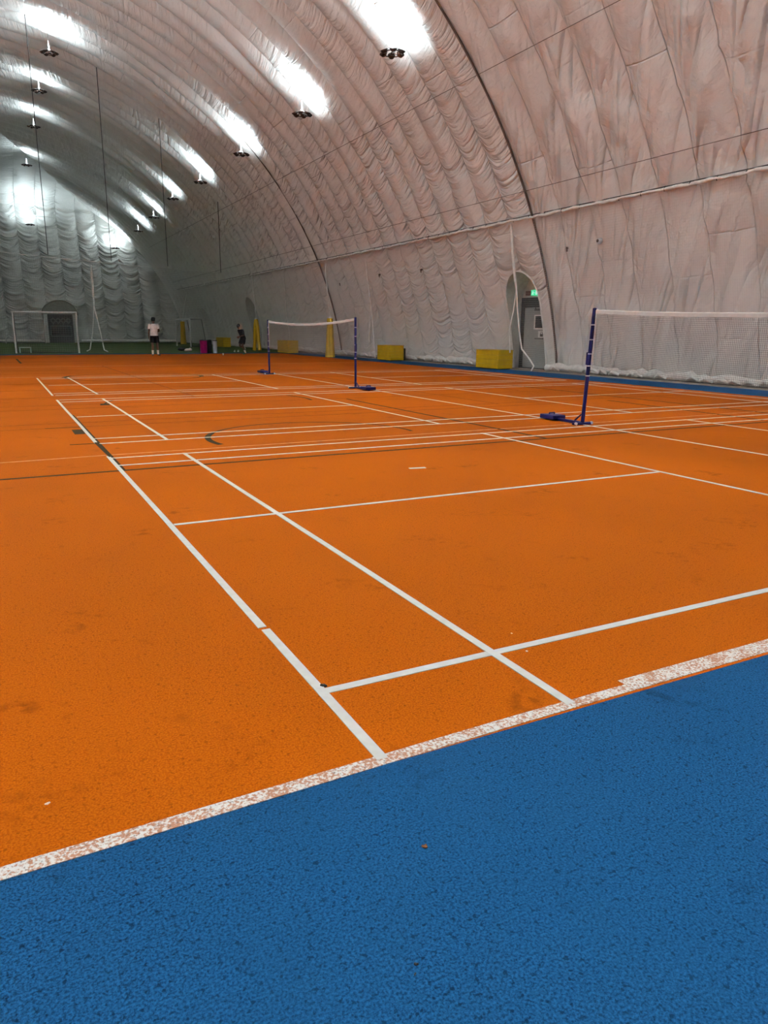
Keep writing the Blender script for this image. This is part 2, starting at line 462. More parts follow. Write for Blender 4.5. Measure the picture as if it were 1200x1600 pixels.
# ------------------------------------------------------------------ ground
def slab(name, x0, y0, x1, y1, mat, top=0.0):
    return tag(MB().box((x0, y0, top - .1), (x1, y1, top)).build(name, mat), kind='structure')
floor = slab('floor', -19.58, -.2, 13.8, 40.2, ORANGE)
slab('floor_surround', -19.58, YN, 15.4, -.2, BLUE)
slab('floor_side_strip', 13.8, -.2, 15.4, 40.2, BLUE)
slab('floor_far_strip', -19.58, 40.2, 15.4, 41.8, BLUE)
slab('floor_edge', 15.4, YN, 16.38, 41.8, M['concrete'])
t_ = slab('artificial_turf', -19.5, 41.8, 16.36, 76.45, TURF)
t_['kind'] = 'stuff'; tag(t_, 'green artificial turf pitch beyond the orange court', 'grass')

def line(x0, y0, x1, y1, w=.04, mat=None, z=.003, name='court_line', jag=0):
    d = Vector((x1 - x0, y1 - y0)); L = d.length; d.normalize(); nrm = Vector((-d.y, d.x)) * w / 2
    k = max(1, int(L / 2.0)) if jag else 1
    top = []
    vs = []; fs = []
    for i in range(k + 1):
        q = Vector((x0, y0)) + d * L * i / k
        o = nrm.normalized() * (random.uniform(-jag, jag) if 0 < i < k else 0)
        a = q + nrm + o; b_ = q - nrm + o
        vs += [(a.x, a.y, 0), (b_.x, b_.y, 0), (a.x, a.y, z), (b_.x, b_.y, z)]
    for i in range(k):
        b0, b1 = 4 * i, 4 * i + 4
        fs += [(b0 + 2, b0 + 3, b1 + 3, b1 + 2), (b0, b0 + 2, b1 + 2, b1), (b0 + 1, b1 + 1, b1 + 3, b0 + 3)]
    fs += [(0, 1, 3, 2), (4 * k, 4 * k + 2, 4 * k + 3, 4 * k + 1)]
    return MB().add(vs, fs).build(name, mat or M['tape'], floor)

# white badminton courts: three side by side, nets on X = 6.65
line(.012, -.17, .008, 1.005); line(.002, 1.035, -.02, 6.28, jag=.006); line(-.025, 7.33, -.06, 13.45, jag=.005)
line(-.07, 14.5, -.10, 20.5)
CT = [(-.16, 6.16), (7.25, 13.42), (14.5, 20.5)]
for i, (a, b_) in enumerate(CT):
    line(.80, a, .76 if i < 2 else .68, b_, jag=.005, z=.0034)
    line(4.76, a, 4.74, b_, z=.0034)
    line(8.62, a, 8.62, b_, z=.0034); line(12.60, a, 12.62, b_, z=.0034); line(13.36, a, 13.36, b_, z=.0034)
line(6.66, -.16, 6.66, 20.6, z=.0034)
for y in (.335, 5.655, 6.135, 7.27, 7.72, 12.95, 13.42, 14.5, 14.98, 20.05, 20.55):
    line(-.02 if y > .4 else 0.03, y, 13.38, y, w=.042, z=.0026)
for y in (3.075, 10.3, 17.5):
    line(.02, y, 4.76, y, z=.0026); line(8.62, y, 13.36, y, z=.0026)
line(2.58, 4.28, 2.75, 4.25, w=.05)
# thin faded white line of an older court
line(-9.0, 6.02, -.03, 6.36, w=.028, mat=M['faint_white'], z=.0018, jag=.02); line(-.03, 6.36, 13.6, 6.54, w=.026, mat=M['faint_white'], z=.0018, jag=.012)
line(-9.0, 20.9, 12.5, 21.3, w=.06, mat=M['faint_white'], z=.0018); line(-6, 27.0, 13, 27.2, w=.06, mat=M['faint_white'], z=.0018)
# dark lines
line(-12, 5.30, 13.7, 5.43, w=.05, mat=M['black_paint'], z=.002)
line(5.23, 5.37, 5.16, 11.5, w=.05, mat=M['black_paint'], z=.002)
line(.018, 5.4, -.012, 10.6, w=.026, mat=M['black_paint'], z=.002)
line(10.78, 5.9, 10.66, 13.5, w=.05, mat=M['black_paint'], z=.002); line(9.74, 5.6, 9.9, 9.2, w=.05, mat=M['black_paint'], z=.002)
line(.004, 6.22, -.02, 7.38, w=.045, mat=M['black_paint'], z=.0042)
line(-.32, 7.32, -.02, 7.30, w=.04, mat=M['black_paint'], z=.002); line(-.5, 9.0, -.03, 9.0, w=.03, mat=M['black_paint'], z=.002)
line(-.12, 8.24, -.12, 8.72, w=.13, mat=M['black_paint'], z=.002)
line(2.37, 27.1, 2.51, 13.3, w=.05, mat=M['brown_paint'], z=.002); line(-.3, 35, -.24, 30.2, w=.08, mat=M['black_paint'], z=.002)
for y in (9.0, 9.5, 11.6, 12.3, 14.0, 16.0, 18.2, 22.6, 24.5, 29.0, 31.5, 36.5):
    line(random.uniform(-8, -2), y, random.uniform(3, 13), y + .1, w=.05, mat=M['brown_paint'], z=.0015)
for (x, y0, y1) in ((9.8, 12, 24), (11.6, 9, 30), (12.2, 14, 33), (7.4, 9.5, 20)):
    line(x, y0, x - .1, y1, w=.05, mat=M['brown_paint'], z=.0015)
def arc_line(cx, cy, r, a0, a1, w=.05, mat='black_paint', z=.002):
    m = MB(); k = max(6, int(abs(a1 - a0) / 4)); vs = []
    for i in range(k + 1):
        a = math.radians(a0 + (a1 - a0) * i / k)
        for rr in (r - w / 2, r + w / 2):
            vs += [(cx + rr * math.cos(a), cy + rr * math.sin(a), 0), (cx + rr * math.cos(a), cy + rr * math.sin(a), z)]
    fs = []
    for i in range(k):
        b0, b1 = 4 * i, 4 * i + 4
        fs += [(b0 + 1, b0 + 3, b1 + 3, b1 + 1), (b0, b0 + 1, b1 + 1, b1), (b0 + 2, b1 + 2, b1 + 3, b0 + 3)]
    return m.add(vs, fs).build('court_arc', M[mat], floor)
arc_line(2.63, 6.93, 1.37, -8, 150, .04); arc_line(2.63, 6.93, 1.37, 150, 194, .075)
arc_line(2.55, 12.0, 1.9, 150, 170, .04); arc_line(2.55, 12.0, 1.9, 170, 179, .16); arc_line(2.55, 12.0, 1.92, -14, 22, .05)
arc_line(2.45, 20.3, 1.85, 0, 360, .04); arc_line(2.45, 20.3, 1.87, 150, 176, .14); arc_line(2.45, 20.3, 1.87, -20, 0, .12)
arc_line(8.6, 33, 3.6, -10, 80, .12, 'brown_paint')
# worn painted border between orange and blue
def border(pts):
    vs = []; fs = []
    for (x, a, b_) in pts:
        vs += [(x, a, 0), (x, b_, 0), (x, a, .0022), (x, b_, .0022)]
    for i in range(len(pts) - 1):
        b0, b1 = 4 * i, 4 * i + 4
        fs += [(b0 + 2, b1 + 2, b1 + 3, b0 + 3), (b0, b1, b1 + 2, b0 + 2), (b0 + 1, b0 + 3, b1 + 3, b1 + 1)]
    return MB().add(vs, fs).build('border_line', WORN, floor)
border([(-19, -.262, -.205), (-1.08, -.222, -.17), (.53, -.19, -.137), (1.09, -.185, -.135)])
border([(1.0905, -.185, -.098), (3, -.18, -.09), (13.8, -.2, -.11)])

# ------------------------------------------------------------------ doorways in the side wall
def doorway(i, d, xin, dark):
    root = bpy.data.objects.new('door_%d' % (i + 1), None); link(root); root['kind'] = 'structure'
    o = arch_outline(d, 28)
    vs = []; k = len(o)
    for (y, s) in o:
        x, z = arc(max(s, 0)); vs += [(x + .01, y, max(z, 0)), (xin, d['yc'] + (y - d['yc']) * 1.24, max(z, 0) + .02 * max(z, 0))]
    fs = [(2 * j, 2 * j + 2, 2 * j + 3, 2 * j + 1) for j in range(k - 1)]
    MB().add(vs, fs).build('jamb', M['jamb'], root, True)
    MB().add([(xin + .02, d['yc'] + (y - d['yc']) * 1.26, max(arc(max(s, 0))[1], 0) * 1.03) for (y, s) in o], [tuple(range(k))]).build('recess_wall', M['jamb'], root)
    rim = [(arc(max(s, 0))[0] - .015, y, max(arc(max(s, 0))[1], 0)) for (y, s) in o]
    MB().tube(rim, [.022 + .012 * random.random() for _ in rim], 8).build('rim', M['fabric'], root, True)
    MB().box((16.36, d['yc'] - d['hw'] - .1, -.08), (xin + .1, d['yc'] + d['hw'] + .1, 0.0)).build('threshold', M['concrete'], root)
    x = xin - .03
    if not dark:
        fr = MB(); fr.box((x - .03, 19.2, 2.20), (x + .04, 21.16, 2.56)); fr.box((x - .03, 20.96, 0), (x + .04, 21.16, 2.2)); fr.box((x - .03, 19.2, 0), (x + .04, 19.34, 2.2))
        fr.box((x - .02, 19.3, 0), (x + .04, 21, .03))
        fr.build('frame', M['black'], root)
        lf = MB().box((x - .012, 19.34, .03), (x + .03, 20.96, 2.2), .006).build('leaf', M['grey_door'], root)
        w = MB()
        for lo, hi in (((19.72, 1.42), (20.36, 1.47)), ((19.72, 1.89), (20.36, 1.94)), ((20.30, 1.42), (20.36, 1.94)), ((19.72, 1.42), (19.78, 1.94))):
            w.box((x - .03, lo[0], lo[1]), (x - .008, hi[0], hi[1]))
        wf = w.build('window_frame', M['paper'], lf)
        MB().box((x - .02, 19.77, 1.46), (x - .010, 20.31, 1.90)).build('pane', M['glass'], lf)
        nt_ = MB().box((x - .018, 19.72, 1.13), (x - .012, 20.10, 1.36)).build('notice', M['paper'], lf)
        g2 = MB().box((x - .0205, 19.82, 1.16), (x - .018, 19.99, 1.26)); g2.tube([(x - .019, 19.84, 1.26), (x - .019, 19.85, 1.31), (x - .019, 19.9, 1.325), (x - .019, 19.95, 1.31), (x - .019, 19.96, 1.26)], .009, 6)
        g2.build('padlock_mark', M['black'], nt_)
        MB().box((x - .07, 19.7, 1.075), (x - .045, 20.24, 1.11)).box((x - .05, 19.75, 1.08), (x - .01, 19.79, 1.1)).box((x - .05, 20.16, 1.08), (x - .01, 20.2, 1.1)).build('push_bar', M['black'], lf)
        MB().box((x - .05, 19.9, 2.09), (x - .02, 20.35, 2.15)).box((x - .04, 20.3, 2.11), (x - .015, 20.32, 2.3)).build('door_closer', M['black'], lf)
    else:
        MB().box((x - .03, d['yc'] - d['hw'] + .05, 0), (x + .03, d['yc'] + d['hw'] * .62, d['top'] * .74)).build('leaf', M['dark_door'], root)
        MB().box((x - .06, d['yc'] - .2, 1.02), (x - .03, d['yc'] + .3, 1.06)).build('push_bar', M['panel_mark'], root)
    return root
doorway(0, DOORS[0], 16.80, False)
doorway(1, DOORS[1], 17.0, True)
doorway(2, DOORS[2], 17.0, True)

# exit sign over the near door
es = thing('exit_sign', 'lit green and white exit sign above the grey door in the arched doorway', 'exit sign', (16.72, 20.36, 2.62))
MB().box((-.04, -.19, 0), (.05, .19, .20), .01).build('housing', M['exit_green'], es)
pw = MB().box((-.046, -.16, .03), (-.041, -.09, .17)).box((-.046, -.05, .09), (-.041, .0, .11))
pw.build('doorway_mark', M['exit_white'], es)
rm = MB().ball((-.044, .075, .155), .016, .3, 1, 1).tube([(-.044, .07, .135), (-.044, .085, .085)], .013, 6).tube([(-.044, .085, .085), (-.044, .05, .06), (-.044, .06, .03)], .009, 6)
rm.tube([(-.044, .085, .085), (-.044, .115, .055), (-.044, .14, .05)], .009, 6).tube([(-.044, .07, .128), (-.044, .035, .11)], .007, 6).tube([(-.044, .072, .128), (-.044, .11, .115)], .007, 6)
rm.build('running_figure', M['exit_white'], es)
tag(MB().box((16.70, 20.60, 2.63), (16.78, 20.90, 2.80), .01).build('alarm_box', M['sign_red']), 'dark red box on the wall left of the lit exit sign', 'alarm box')

# doorway in the end wall
d4 = bpy.data.objects.new('door_4', None); link(d4); d4['kind'] = 'structure'
xa, xb, yd = 3.0, 6.12, 76.0
def arch_pts(x0, x1, zs, zt, k=24):
    c = (x0 + x1) / 2; h = (x1 - x0) / 2
    return [(c - h * math.cos(PI * i / k), zs + (zt - zs) * math.sin(PI * i / k)) for i in range(k + 1)]
ap = arch_pts(xa, xb, 2.55, 3.9)
full = [(xa + .15, 0)] + ap + [(xb - .15, 0)]
MB().tube([(x, yd - .02, z) for x, z in ap], .07, 8).build('arch_rim', M['lunette'], d4, True)
v = []
for x, z in full: v += [(x, yd - .02, z), (x, 78.4, z)]
MB().add(v, [(2 * j, 2 * j + 2, 2 * j + 3, 2 * j + 1) for j in range(len(full) - 1)]).build('jamb', M['jamb'], d4)
MB().add([(x, yd + .03, z) for x, z in ap] + [(x, yd + .09, z) for x, z in ap], [tuple(range(len(ap))), tuple(reversed(range(len(ap), 2 * len(ap))))]).build('lunette', M['lunette'], d4)
MB().box((xa + .12, yd - .04, 0), (xa + .42, yd + .10, 2.62)).box((xb - .50, yd - .04, 0), (xb - .14, yd + .10, 2.62)).build('reveal', M['white_metal'], d4)
lf = MB().box((xa + .42, yd, 0), (xb - .50, yd + .1, 2.62)).build('leaf', M['panel_dark'], d4)
w = MB()
for a, b_, c, e in ((3.60, .58, 5.46, .66), (3.60, 1.50, 5.46, 1.58), (3.60, .58, 3.68, 1.58), (5.38, .58, 5.46, 1.58)):
    w.box((a, yd - .03, b_), (c, yd + .01, e))
w.build('window_frame', M['panel_mark'], lf)
MB().box((3.66, yd - .015, .64), (5.40, yd + .005, 1.52)).build('pane', M['glass'], lf)
w = MB()
for k in range(4):
    cx = 3.88 + k * .44
    w.tube([(cx + .17 * math.cos(a), yd - .012, 2.03 + .20 * math.sin(a)) for a in np.linspace(0, 2 * PI, 14, endpoint=False)], .045, 6, closed=True)
    w.box((cx - .06, yd - .02, 1.66 + .05 * (k % 2)), (cx + .06, yd, 1.78))
w.build('round_mark', M['panel_mark'], lf)

# ------------------------------------------------------------------ bunched hem along the foot of the side wall
def hem(y0, y1, seed, nm):
    rr = random.Random(seed); pts = []; rs = []
    y = y0
    while y < y1:
        pts.append((16.20 + rr.uniform(-.07, .05), y, .13 + rr.uniform(-.03, .05))); rs.append(.10 + rr.uniform(-.03, .055)); y += .22
    b = MB().tube(pts, rs, 9)
    for k in range(int((y1 - y0) / .5)):
        yy = rr.uniform(y0 + .2, y1 - .2)
        b.tube([(16.10, yy - .2, .05), (16.02, yy, .13 + rr.uniform(0, .05)), (16.1, yy + .22, .05)], [.04, .06, .04], 6)
    return tag(b.build(nm, M['fabric'], None, True), kind='structure')
hem(-8.5, 18.95, 1, 'baseboard_right'); hem(21.1, 50.6, 2, 'baseboard_right_middle'); hem(53.4, 64.8, 3, 'baseboard_right_far')
b = MB(); rr = random.Random(9)
b.tube([(x, 76.25 + rr.uniform(-.06, .06), .16) for x in np.arange(-19, 2.9, .35)], .15, 8); b.tube([(x, 76.25 + rr.uniform(-.06, .06), .16) for x in np.arange(6.3, 16, .35)], .15, 8)
tag(b.build('baseboard_back', M['fabric'], None, True), kind='structure')

# ------------------------------------------------------------------ cables on the dome
def arch_cable(y, name, label, r=.045):
    pts = []
    for s in np.linspace(0.25, LARC - .25, 120):
        x, z = arc(s); nx, nz = math.cos(PHI0 + s / R), math.sin(PHI0 + s / R)
        pts.append((x - .05 * nx, y, z - .05 * nz))
    return tag(MB().tube(pts, r, 6).build(name, M['arch_cable'], None, True), label, 'cable')
arch_cable(18.48, 'arch_cable', 'dark cable arching up the wall right beside the near arched doorway', .035)
arch_cable(36.96, 'arch_cable', 'brown cable arching down the wall between the second and third yellow box', .035)
def long_wire(s, y0, y1, name, label, r=.008, off=.30):
    x, z = arc(s); ph = PHI0 + s / R
    return tag(MB().tube([(x - off * math.cos(ph), y, z - off * math.sin(ph)) for y in np.linspace(y0, y1, 30)], r, 5).build(name, M['arch_cable']), label, 'wire')
s_of = lambda z: (math.asin((z - CZ) / R) - PHI0) * R
long_wire(s_of(5.78), YN + .2, 72, 'wall_wire', 'thin dark wire running along the wall just above the net rope')
long_wire(s_of(8.85), YN + .2, 72, 'wall_wire', 'thin dark wire high on the side wall below the lamps')
DIV = [(-14.0, 28.6), (-11, 30.6), (-8, 32.7), (-4.6, 35.0), (-1.5, 37.2), (1.69, 39.5), (4.95, 41.8), (8.28, 43.6), (12.2, 46.6)]
hw = None
WL = ['thin dark cable hanging left of the near middle lamp', 'thin dark cable hanging right of the middle lamps', 'thin dark cable hanging left of the third right-hand lamp', 'thin dark cable hanging near the side wall beyond the brown arch cable']
for k, (x, y) in enumerate(DIV):
    if k < 5: continue
    zt = ceil_z(x) - .08
    tag(MB().tube([(x, y, 4.87), (x, y, zt)], .018, 5).build('hanging_cable', M['cable']), WL[k - 5], 'cable', 'hanging cables of the divider net')

# ------------------------------------------------------------------ netting
def net_mesh(top, bot, n, rows, r, rv=None):
    """square netting between two paths; every strand is a thin square tube"""
    b = MB(); rv = rv or r
    T = [Vector(top(k / n)) for k in range(n + 1)]; B = [Vector(bot(k / n)) for k in range(n + 1)]
    for k in range(n + 1): b.tube([B[k], T[k]], rv, 3, caps=False)
    st = max(1, n // 24)
    ks = list(range(0, n, st)) + [n]
    for j in range(rows + 1):
        w = j / rows
        b.tube([B[k].lerp(T[k], w) for k in ks], r, 3, caps=False)
    return b
XR, ZR = 14.80, 4.93
cn = thing('curtain_net', 'tall white curtain net hanging from a rope along the side wall', 'net', (16.0, 30, 0))
y0, y1 = 2.0, 72.0
def cpt(x, y, z): return (x - 16.0, y - 30, z)
net_mesh(lambda t: cpt(XR, y0 + (y1 - y0) * t, ZR - .02), lambda t: cpt(15.92, y0 + (y1 - y0) * t, .04), 1100, 72, .0018).build('netting', M['netting'], cn)
rp = []; rs = []; rr = random.Random(4)
y = y0
while y < y1:
    rp.append(cpt(XR - .03 + rr.uniform(-.015, .015), y, ZR + rr.uniform(-.03, .015))); rs.append(rr.uniform(.030, .062)); y += .21
MB().tube(rp, rs, 6).build('bunched_edge', M['fabric'], cn, True)
MB().tube([cpt(XR - .03, y, ZR + .06) for y in np.linspace(y0, y1, 40)], .014, 5).build('rope', M['cable'], cn)
b = MB()
for k in range(int((y1 - y0) / .8)):
    yy = y0 + .4 + k * .8
    if k == 0: tie0 = MB().tube([(-.035, 0, .075), (-.06, .02, 0), (-.03, .03, -.05)], .011, 4).build('tie', M['cable'], cn); tie0.location = cpt(XR, yy, ZR)
    else: c_ = tie0.copy(); C.objects.link(c_); c_.location = cpt(XR, yy, ZR)
dn = thing('divider_net', 'fine white divider net between orange court and turf at the far left', 'net', (4.95, 41.8, 0))
def dpt(t):
    f_ = t * (len(DIV) - 1); i = min(int(f_), len(DIV) - 2); w = f_ - i
    return DIV[i][0] * (1 - w) + DIV[i + 1][0] * w - 4.95, (DIV[i][1] * (1 - w) + DIV[i + 1][1] * w) - 41.8 + 1.5
SH = lambda t: dpt(.42 + .58 * t)
net_mesh(lambda t: (*SH(t), 4.85), lambda t: (*SH(t), .03), 170, 44, .0018).build('netting', M['grey_twine'], dn)
MB().tube([(*SH(t), 4.87) for t in np.linspace(0, 1, 20)], .018, 5).build('rope', M['cord'], dn)

# white gathered cords: a band that splits into two tails
def cord(pts, tails, label, r=.045, mat='cord'):
    root = thing('net_cord', label, 'cord', pts[0])
    o = Vector(pts[0])
    k = len(pts)
    MB().tube([Vector(q) - o for q in pts], [r * (1.0 if i < k - 1 else .7) for i in range(k)], 7).build('band', M[mat], root, True)
    for q in tails: MB().tube([Vector(z_) - o for z_ in q], r * .55, 6).build('tail', M[mat], root, True)
    return root
XC = 15.25
cord([(15.0, 19.68, 4.9), (15.1, 19.66, 4.0), (15.18, 19.6, 3.3), (XC, 19.53, 2.76)],
     [[(XC, 19.53, 2.76), (XC + .02, 19.68, 2.0), (XC, 19.83, 1.4), (XC + .05, 19.80, .6)], [(XC, 19.53, 2.76), (XC, 19.40, 2.0), (XC, 19.22, 1.2), (XC - .05, 19.0, .75), (XC, 18.58, .4), (XC, 18.36, .2), (XC - .05, 18.42, .03)]],
     'white cord hanging across the near arched doorway, splitting into two tails', .05)
cord([(15.0, 31.1, 4.9), (15.1, 31.1, 3.8), (XC, 31.0, 2.55)],
     [[(XC, 31.0, 2.55), (XC, 31.12, 1.6), (XC, 31.2, .8)], [(XC, 31.0, 2.55), (XC - .02, 30.75, 1.5), (XC - .05, 30.4, .05)]],
     'white cord splitting in two behind the left edge of the second yellow box')
cord([(15.0, 42.7, 4.9), (15.1, 42.7, 3.6), (XC, 42.95, 2.2)],
     [[(XC, 42.95, 2.2), (XC, 43.3, 1.2), (XC - .03, 43.4, .03)], [(XC, 42.95, 2.2), (XC, 42.5, 1.2), (XC - .03, 42.4, .03)]],
     'white cord hanging behind the far badminton net, above the left yellow box')
cord([(15.0, 36.0, 4.9), (14.6, 35.0, 4.0), (14.15, 33.45, 2.0)], [], 'straight white cord rising from the gathered yellow curtain behind the net', .028)
cord([(15.0, 49.0, 4.9), (14.6, 47.5, 3.9), (14.05, 45.4, 2.05)], [], 'white cord rising from the forked yellow curtain by the running person', .03)
cord([(15.0, 68.5, 4.9), (14.5, 68.2, 3.4), (14.2, 67.9, 2.1)], [], 'thin white cord rising from the yellow curtain in the far corner', .03)
cord([(4.24, 45, 4.87), (4.24, 45, 3.8), (4.22, 45, 2.6)],
     [[(4.22, 45, 2.6), (4.05, 45, 1.2), (3.8, 45, .14), (3.62, 45, .05)], [(4.22, 45, 2.6), (4.4, 44.6, 1.2), (4.45, 43.8, .14), (4.6, 43.5, .05)]],
     'white cord splitting into an upside-down V right of the left-hand goal', .06)

# yellow gathered curtains
def yellow_curtain(loc, h, rb, rt, label, fork=0):
    root = thing('gathered_curtain', label, 'curtain', loc)
    b = MB()
    if not fork:
        prof = []; n = 40; zs = [0, .02, .35, .36, h * .5, h * .93, h]
        vs = []
        for i, z in enumerate(zs):
            w = z / h; r0 = rb * (1 - w) + rt * w
            for j in range(n):
                a = 2 * PI * j / n
                r1 = r0 * (1 + .16 * math.cos(5 * a + .5) + .05 * math.sin(11 * a)) * (1.03 if z < .355 else 1)
                vs.append((r1 * math.cos(a), r1 * math.sin(a), z))
        fs = [(i * n + j, i * n + (j + 1) % n, (i + 1) * n + (j + 1) % n, (i + 1) * n + j) for i in range(len(zs) - 1) for j in range(n)]
        fs += [tuple(reversed(range(n))), tuple((len(zs) - 1) * n + j for j in range(n))]
        b.add(vs, fs)
    else:
        for sgn in (-1, 1):
            b.tube([(0, sgn * .10, h), (0, sgn * .25, h * .75), (0, sgn * fork * .7, h * .3), (0, sgn * fork, 0.04)], [rt * .7, rt * .9, rb * .75, rb * .8], 10)
    b.build('curtain', M['yellow'], root, True)
    MB().ball((0, 0, h + .03), .07, 1.3, 1.3, .8).build('tie', M['cord'], root, True)
    return root
yellow_curtain((14.12, 33.4, 0), 1.92, .215, .13, 'gathered yellow curtain standing on the blue strip behind the far net')
yellow_curtain((14.05, 45.4, 0), 1.98, .16, .14, 'forked yellow curtain hanging right of the running person', .55)
yellow_curtain((14.2, 67.9, 0), 2.02, .24, .17, 'yellow curtain in the far corner seen through the right-hand goal')

# yellow boxes
def ybox(lo, hi, label, seams=4):
    root = thing('yellow_box', label, 'box', ((lo[0] + hi[0]) / 2, (lo[1] + hi[1]) / 2, 0))
    w, l, h = hi[0] - lo[0], hi[1] - lo[1], hi[2]
    b = MB(); n = seams
    for k in range(n):
        b.box((-w / 2, -l / 2, .03 + (h - .03) * k / n), (w / 2, l / 2, .03 + (h - .03) * (k + 1) / n - .004), .006)
    b.build('body', M['yellow'], root)
    MB().box((-w / 2 - .015, -l / 2 - .015, h), (w / 2 + .015, l / 2 + .015, h + .018), .005).build('lid', M['yellow'], root)
    MB().box((-w / 2 + .06, -l / 2 + .06, 0), (w / 2 - .06, l / 2 - .06, .03)).build('base', M['black'], root)
    return root
ybox((14.95, 20.02, 0), (15.60, 21.42, .67), 'largest yellow box, on the floor left of the near arched doorway')
ybox((14.83, 28.1, 0), (15.5, 29.45, .67), 'yellow box beside the wall right of the near post of the far net', 5)
ybox((14.0, 39.4, 0), (14.65, 41.2, .72), 'yellow box seen through the far badminton net')
ybox((14.3, 54.6, 0), (14.9, 56.6, .72), 'small yellow box on the turf behind the waste bins')
tag(MB().box((15.56, 28.3, 0), (15.72, 29.2, .55), .02).build('dark_case', M['black']), 'dark case squeezed between the wall and the second yellow box', 'case')

# small fittings on the wall
def wall_pt(y, z, off=0): return (wall_x(z) - off, y, z)
sen = thing('wall_camera', 'small round white camera high on the wall right of the arch cable', 'camera', wall_pt(15.62, 3.97, .16))
b = MB().lathe([(.06, 0), (.085, .02), (.085, .11), (.06, .13)], n=16); b.xf(Matrix.Rotation(PI / 2, 4, 'Y')); b.xf(Matrix.Translation((-.06, 0, 0))); b.build('housing', M['grey'], sen, True)
b = MB().lathe([(.03, 0), (.045, .01), (.045, .02)], n=14); b.xf(Matrix.Rotation(-PI / 2, 4, 'Y')); b.xf(Matrix.Translation((-.055, 0, 0))); b.build('lens', M['black'], sen)
MB().box((.05, -.02, -.02), (.22, .02, .02)).build('bracket', M['grey'], sen)
for (y, z, lb) in ((17.13, 3.92, 'dark hook on the wall just right of the arch cable'), (24.67, 3.98, 'dark hook on the wall above the largest yellow box'), (26.39, 3.87, 'dark hook on the wall left of the one above the largest yellow box'),
                   (30.3, 3.9, 'dark hook on the wall right of the white cord by the second yellow box'), (35.0, 3.75, 'dark hook on the wall right of the gathered yellow curtain')):
    h = MB().tube([(.12, 0, .0), (.0, 0, 0), (-.02, 0, -.06), (-.01, 0, -.13)], [.03, .03, .025, .02], 6).ball((-.01, 0, -.02), .045)
    tag(h.build('wall_hook', M['lamp_dark'], None, True, wall_pt(y, z, .09)), lb, 'hook', 'dark hooks along the side wall')

# ------------------------------------------------------------------ badminton posts and nets
def post(loc, out, label, lean=0.0, h=1.62):
    """out = +1 / -1: side (along Y) on which the ballast stands"""
    root = thing('badminton_post', label, 'post', loc)
    top = Vector((0, -out * lean, h))
    MB().tube([(0, 0, .03), tuple(top)], .028, 12).ball(tuple(top), .03, 1, 1, .5).build('upright', M['navy'], root, True)
    MB().box((-.17, -.04, 0), (.17, .04, .035), .008).build('foot_bar', M['navy'], root)
    MB().box((-.03, min(0, out * .75), .005), (.03, max(0, out * .75), .045), .008).build('arm', M['navy'], root)
    a, c = sorted((out * .52, out * .84))
    w = MB().box((-.125, a, .02), (.125, c, .085), .012)
    w.tube([(-.05, out * .7, .08), (-.05, out * .7, .108), (.05, out * .7, .108), (.05, out * .7, .08)], .011, 6)
    w.build('ballast', M['navy'], root)
    MB().tube([(0, out * .02, .16), (0, out * .17, .045)], .012, 6).build('brace', M['navy'], root)
    for q in (.12, .30, .44, .56, .66):
        c0 = top * (1 - q * .78 / 1.0 * .62)
        p0 = top * (.97 - q * .86) if q < .2 else top * (1 - q * .86)
        MB().tube([p0 - Vector((0, 0, .008)), p0 + Vector((0, 0, .008))], .031, 12).build('ring', M['ring'], root)
    for sx in (-1, 1):
        b = MB().lathe([(.022, -.012), (.024, 0), (.022, .012)], n=12); b.xf(Matrix.Rotation(PI / 2, 4, 'X')); b.xf(Matrix.Translation((sx * .15, -out * .03, .024))); b.build('wheel', M['ring'], root)
    pc = top * .58
    MB().box((pc.x - .02, pc.y + out * .028 - .015, pc.z - .09), (pc.x + .02, pc.y + out * .028 + .025, pc.z + .09), .006).build('cord_cleat', M['navy'], root)
    return root
post((6.66, 6.33, 0), 1, 'nearest navy badminton post, leaning, with ballast foot to its left', .085, 1.66)
post((6.50, 13.97, 0), -1, 'navy badminton post at the near right end of the far net')
post((6.42, 20.1, 0), 1, 'navy badminton post at the left end of the far net')
post((6.72, -.05, 0), -1, 'navy badminton post at the hidden end of the near net, past the right edge')
def bnet(x0, y0, x1, y1, h0, h1, sag, label):
    root = thing('badminton_net', label, 'net', ((x0 + x1) / 2, (y0 + y1) / 2, 0)); o = Vector(root.location)
    def top(t, dz=0.0):
        return Vector((x0 + (x1 - x0) * t, y0 + (y1 - y0) * t, (h0 + (h1 - h0) * t) - sag * 4 * t * (1 - t) - dz)) - o
    net_mesh(lambda t: top(t, .05), lambda t: top(t, .80), 250, 32, .0012).build('netting', M['dark_net'], root)
    b = MB(); n = 24; vs = []
    for k in range(n + 1):
        q = top(k / n)
        for dx in (-.006, .006):
            vs += [(q.x + dx, q.y, q.z), (q.x + dx, q.y, q.z - .045)]
    fs = []
    for k in range(n):
        a, c = 4 * k, 4 * k + 4
        fs += [(a, c, c + 1, a + 1), (a + 3, c + 3, c + 2, a + 2), (a, a + 2, c + 2, c), (a + 1, c + 1, c + 3, a + 3)]
    b.add(vs, fs).build('top_tape', M['tape'], root)
    MB().tube([top(k / n) + Vector((0, 0, .004)) for k in range(n + 1)], .006, 5).build('cord', M['cord'], root)
    for t in (0, 1):
        MB().tube([top(t, .0), top(t, .8)], .008, 5).build('side_tape', M['tape'], root)
    return root
bnet(6.66, 6.21, 6.72, .1, 1.64, 1.62, .078, 'near badminton net running out of the picture on the right')
bnet(6.50, 14.02, 6.42, 20.05, 1.60, 1.60, .105, 'far badminton net with sagging white tape between two navy posts')

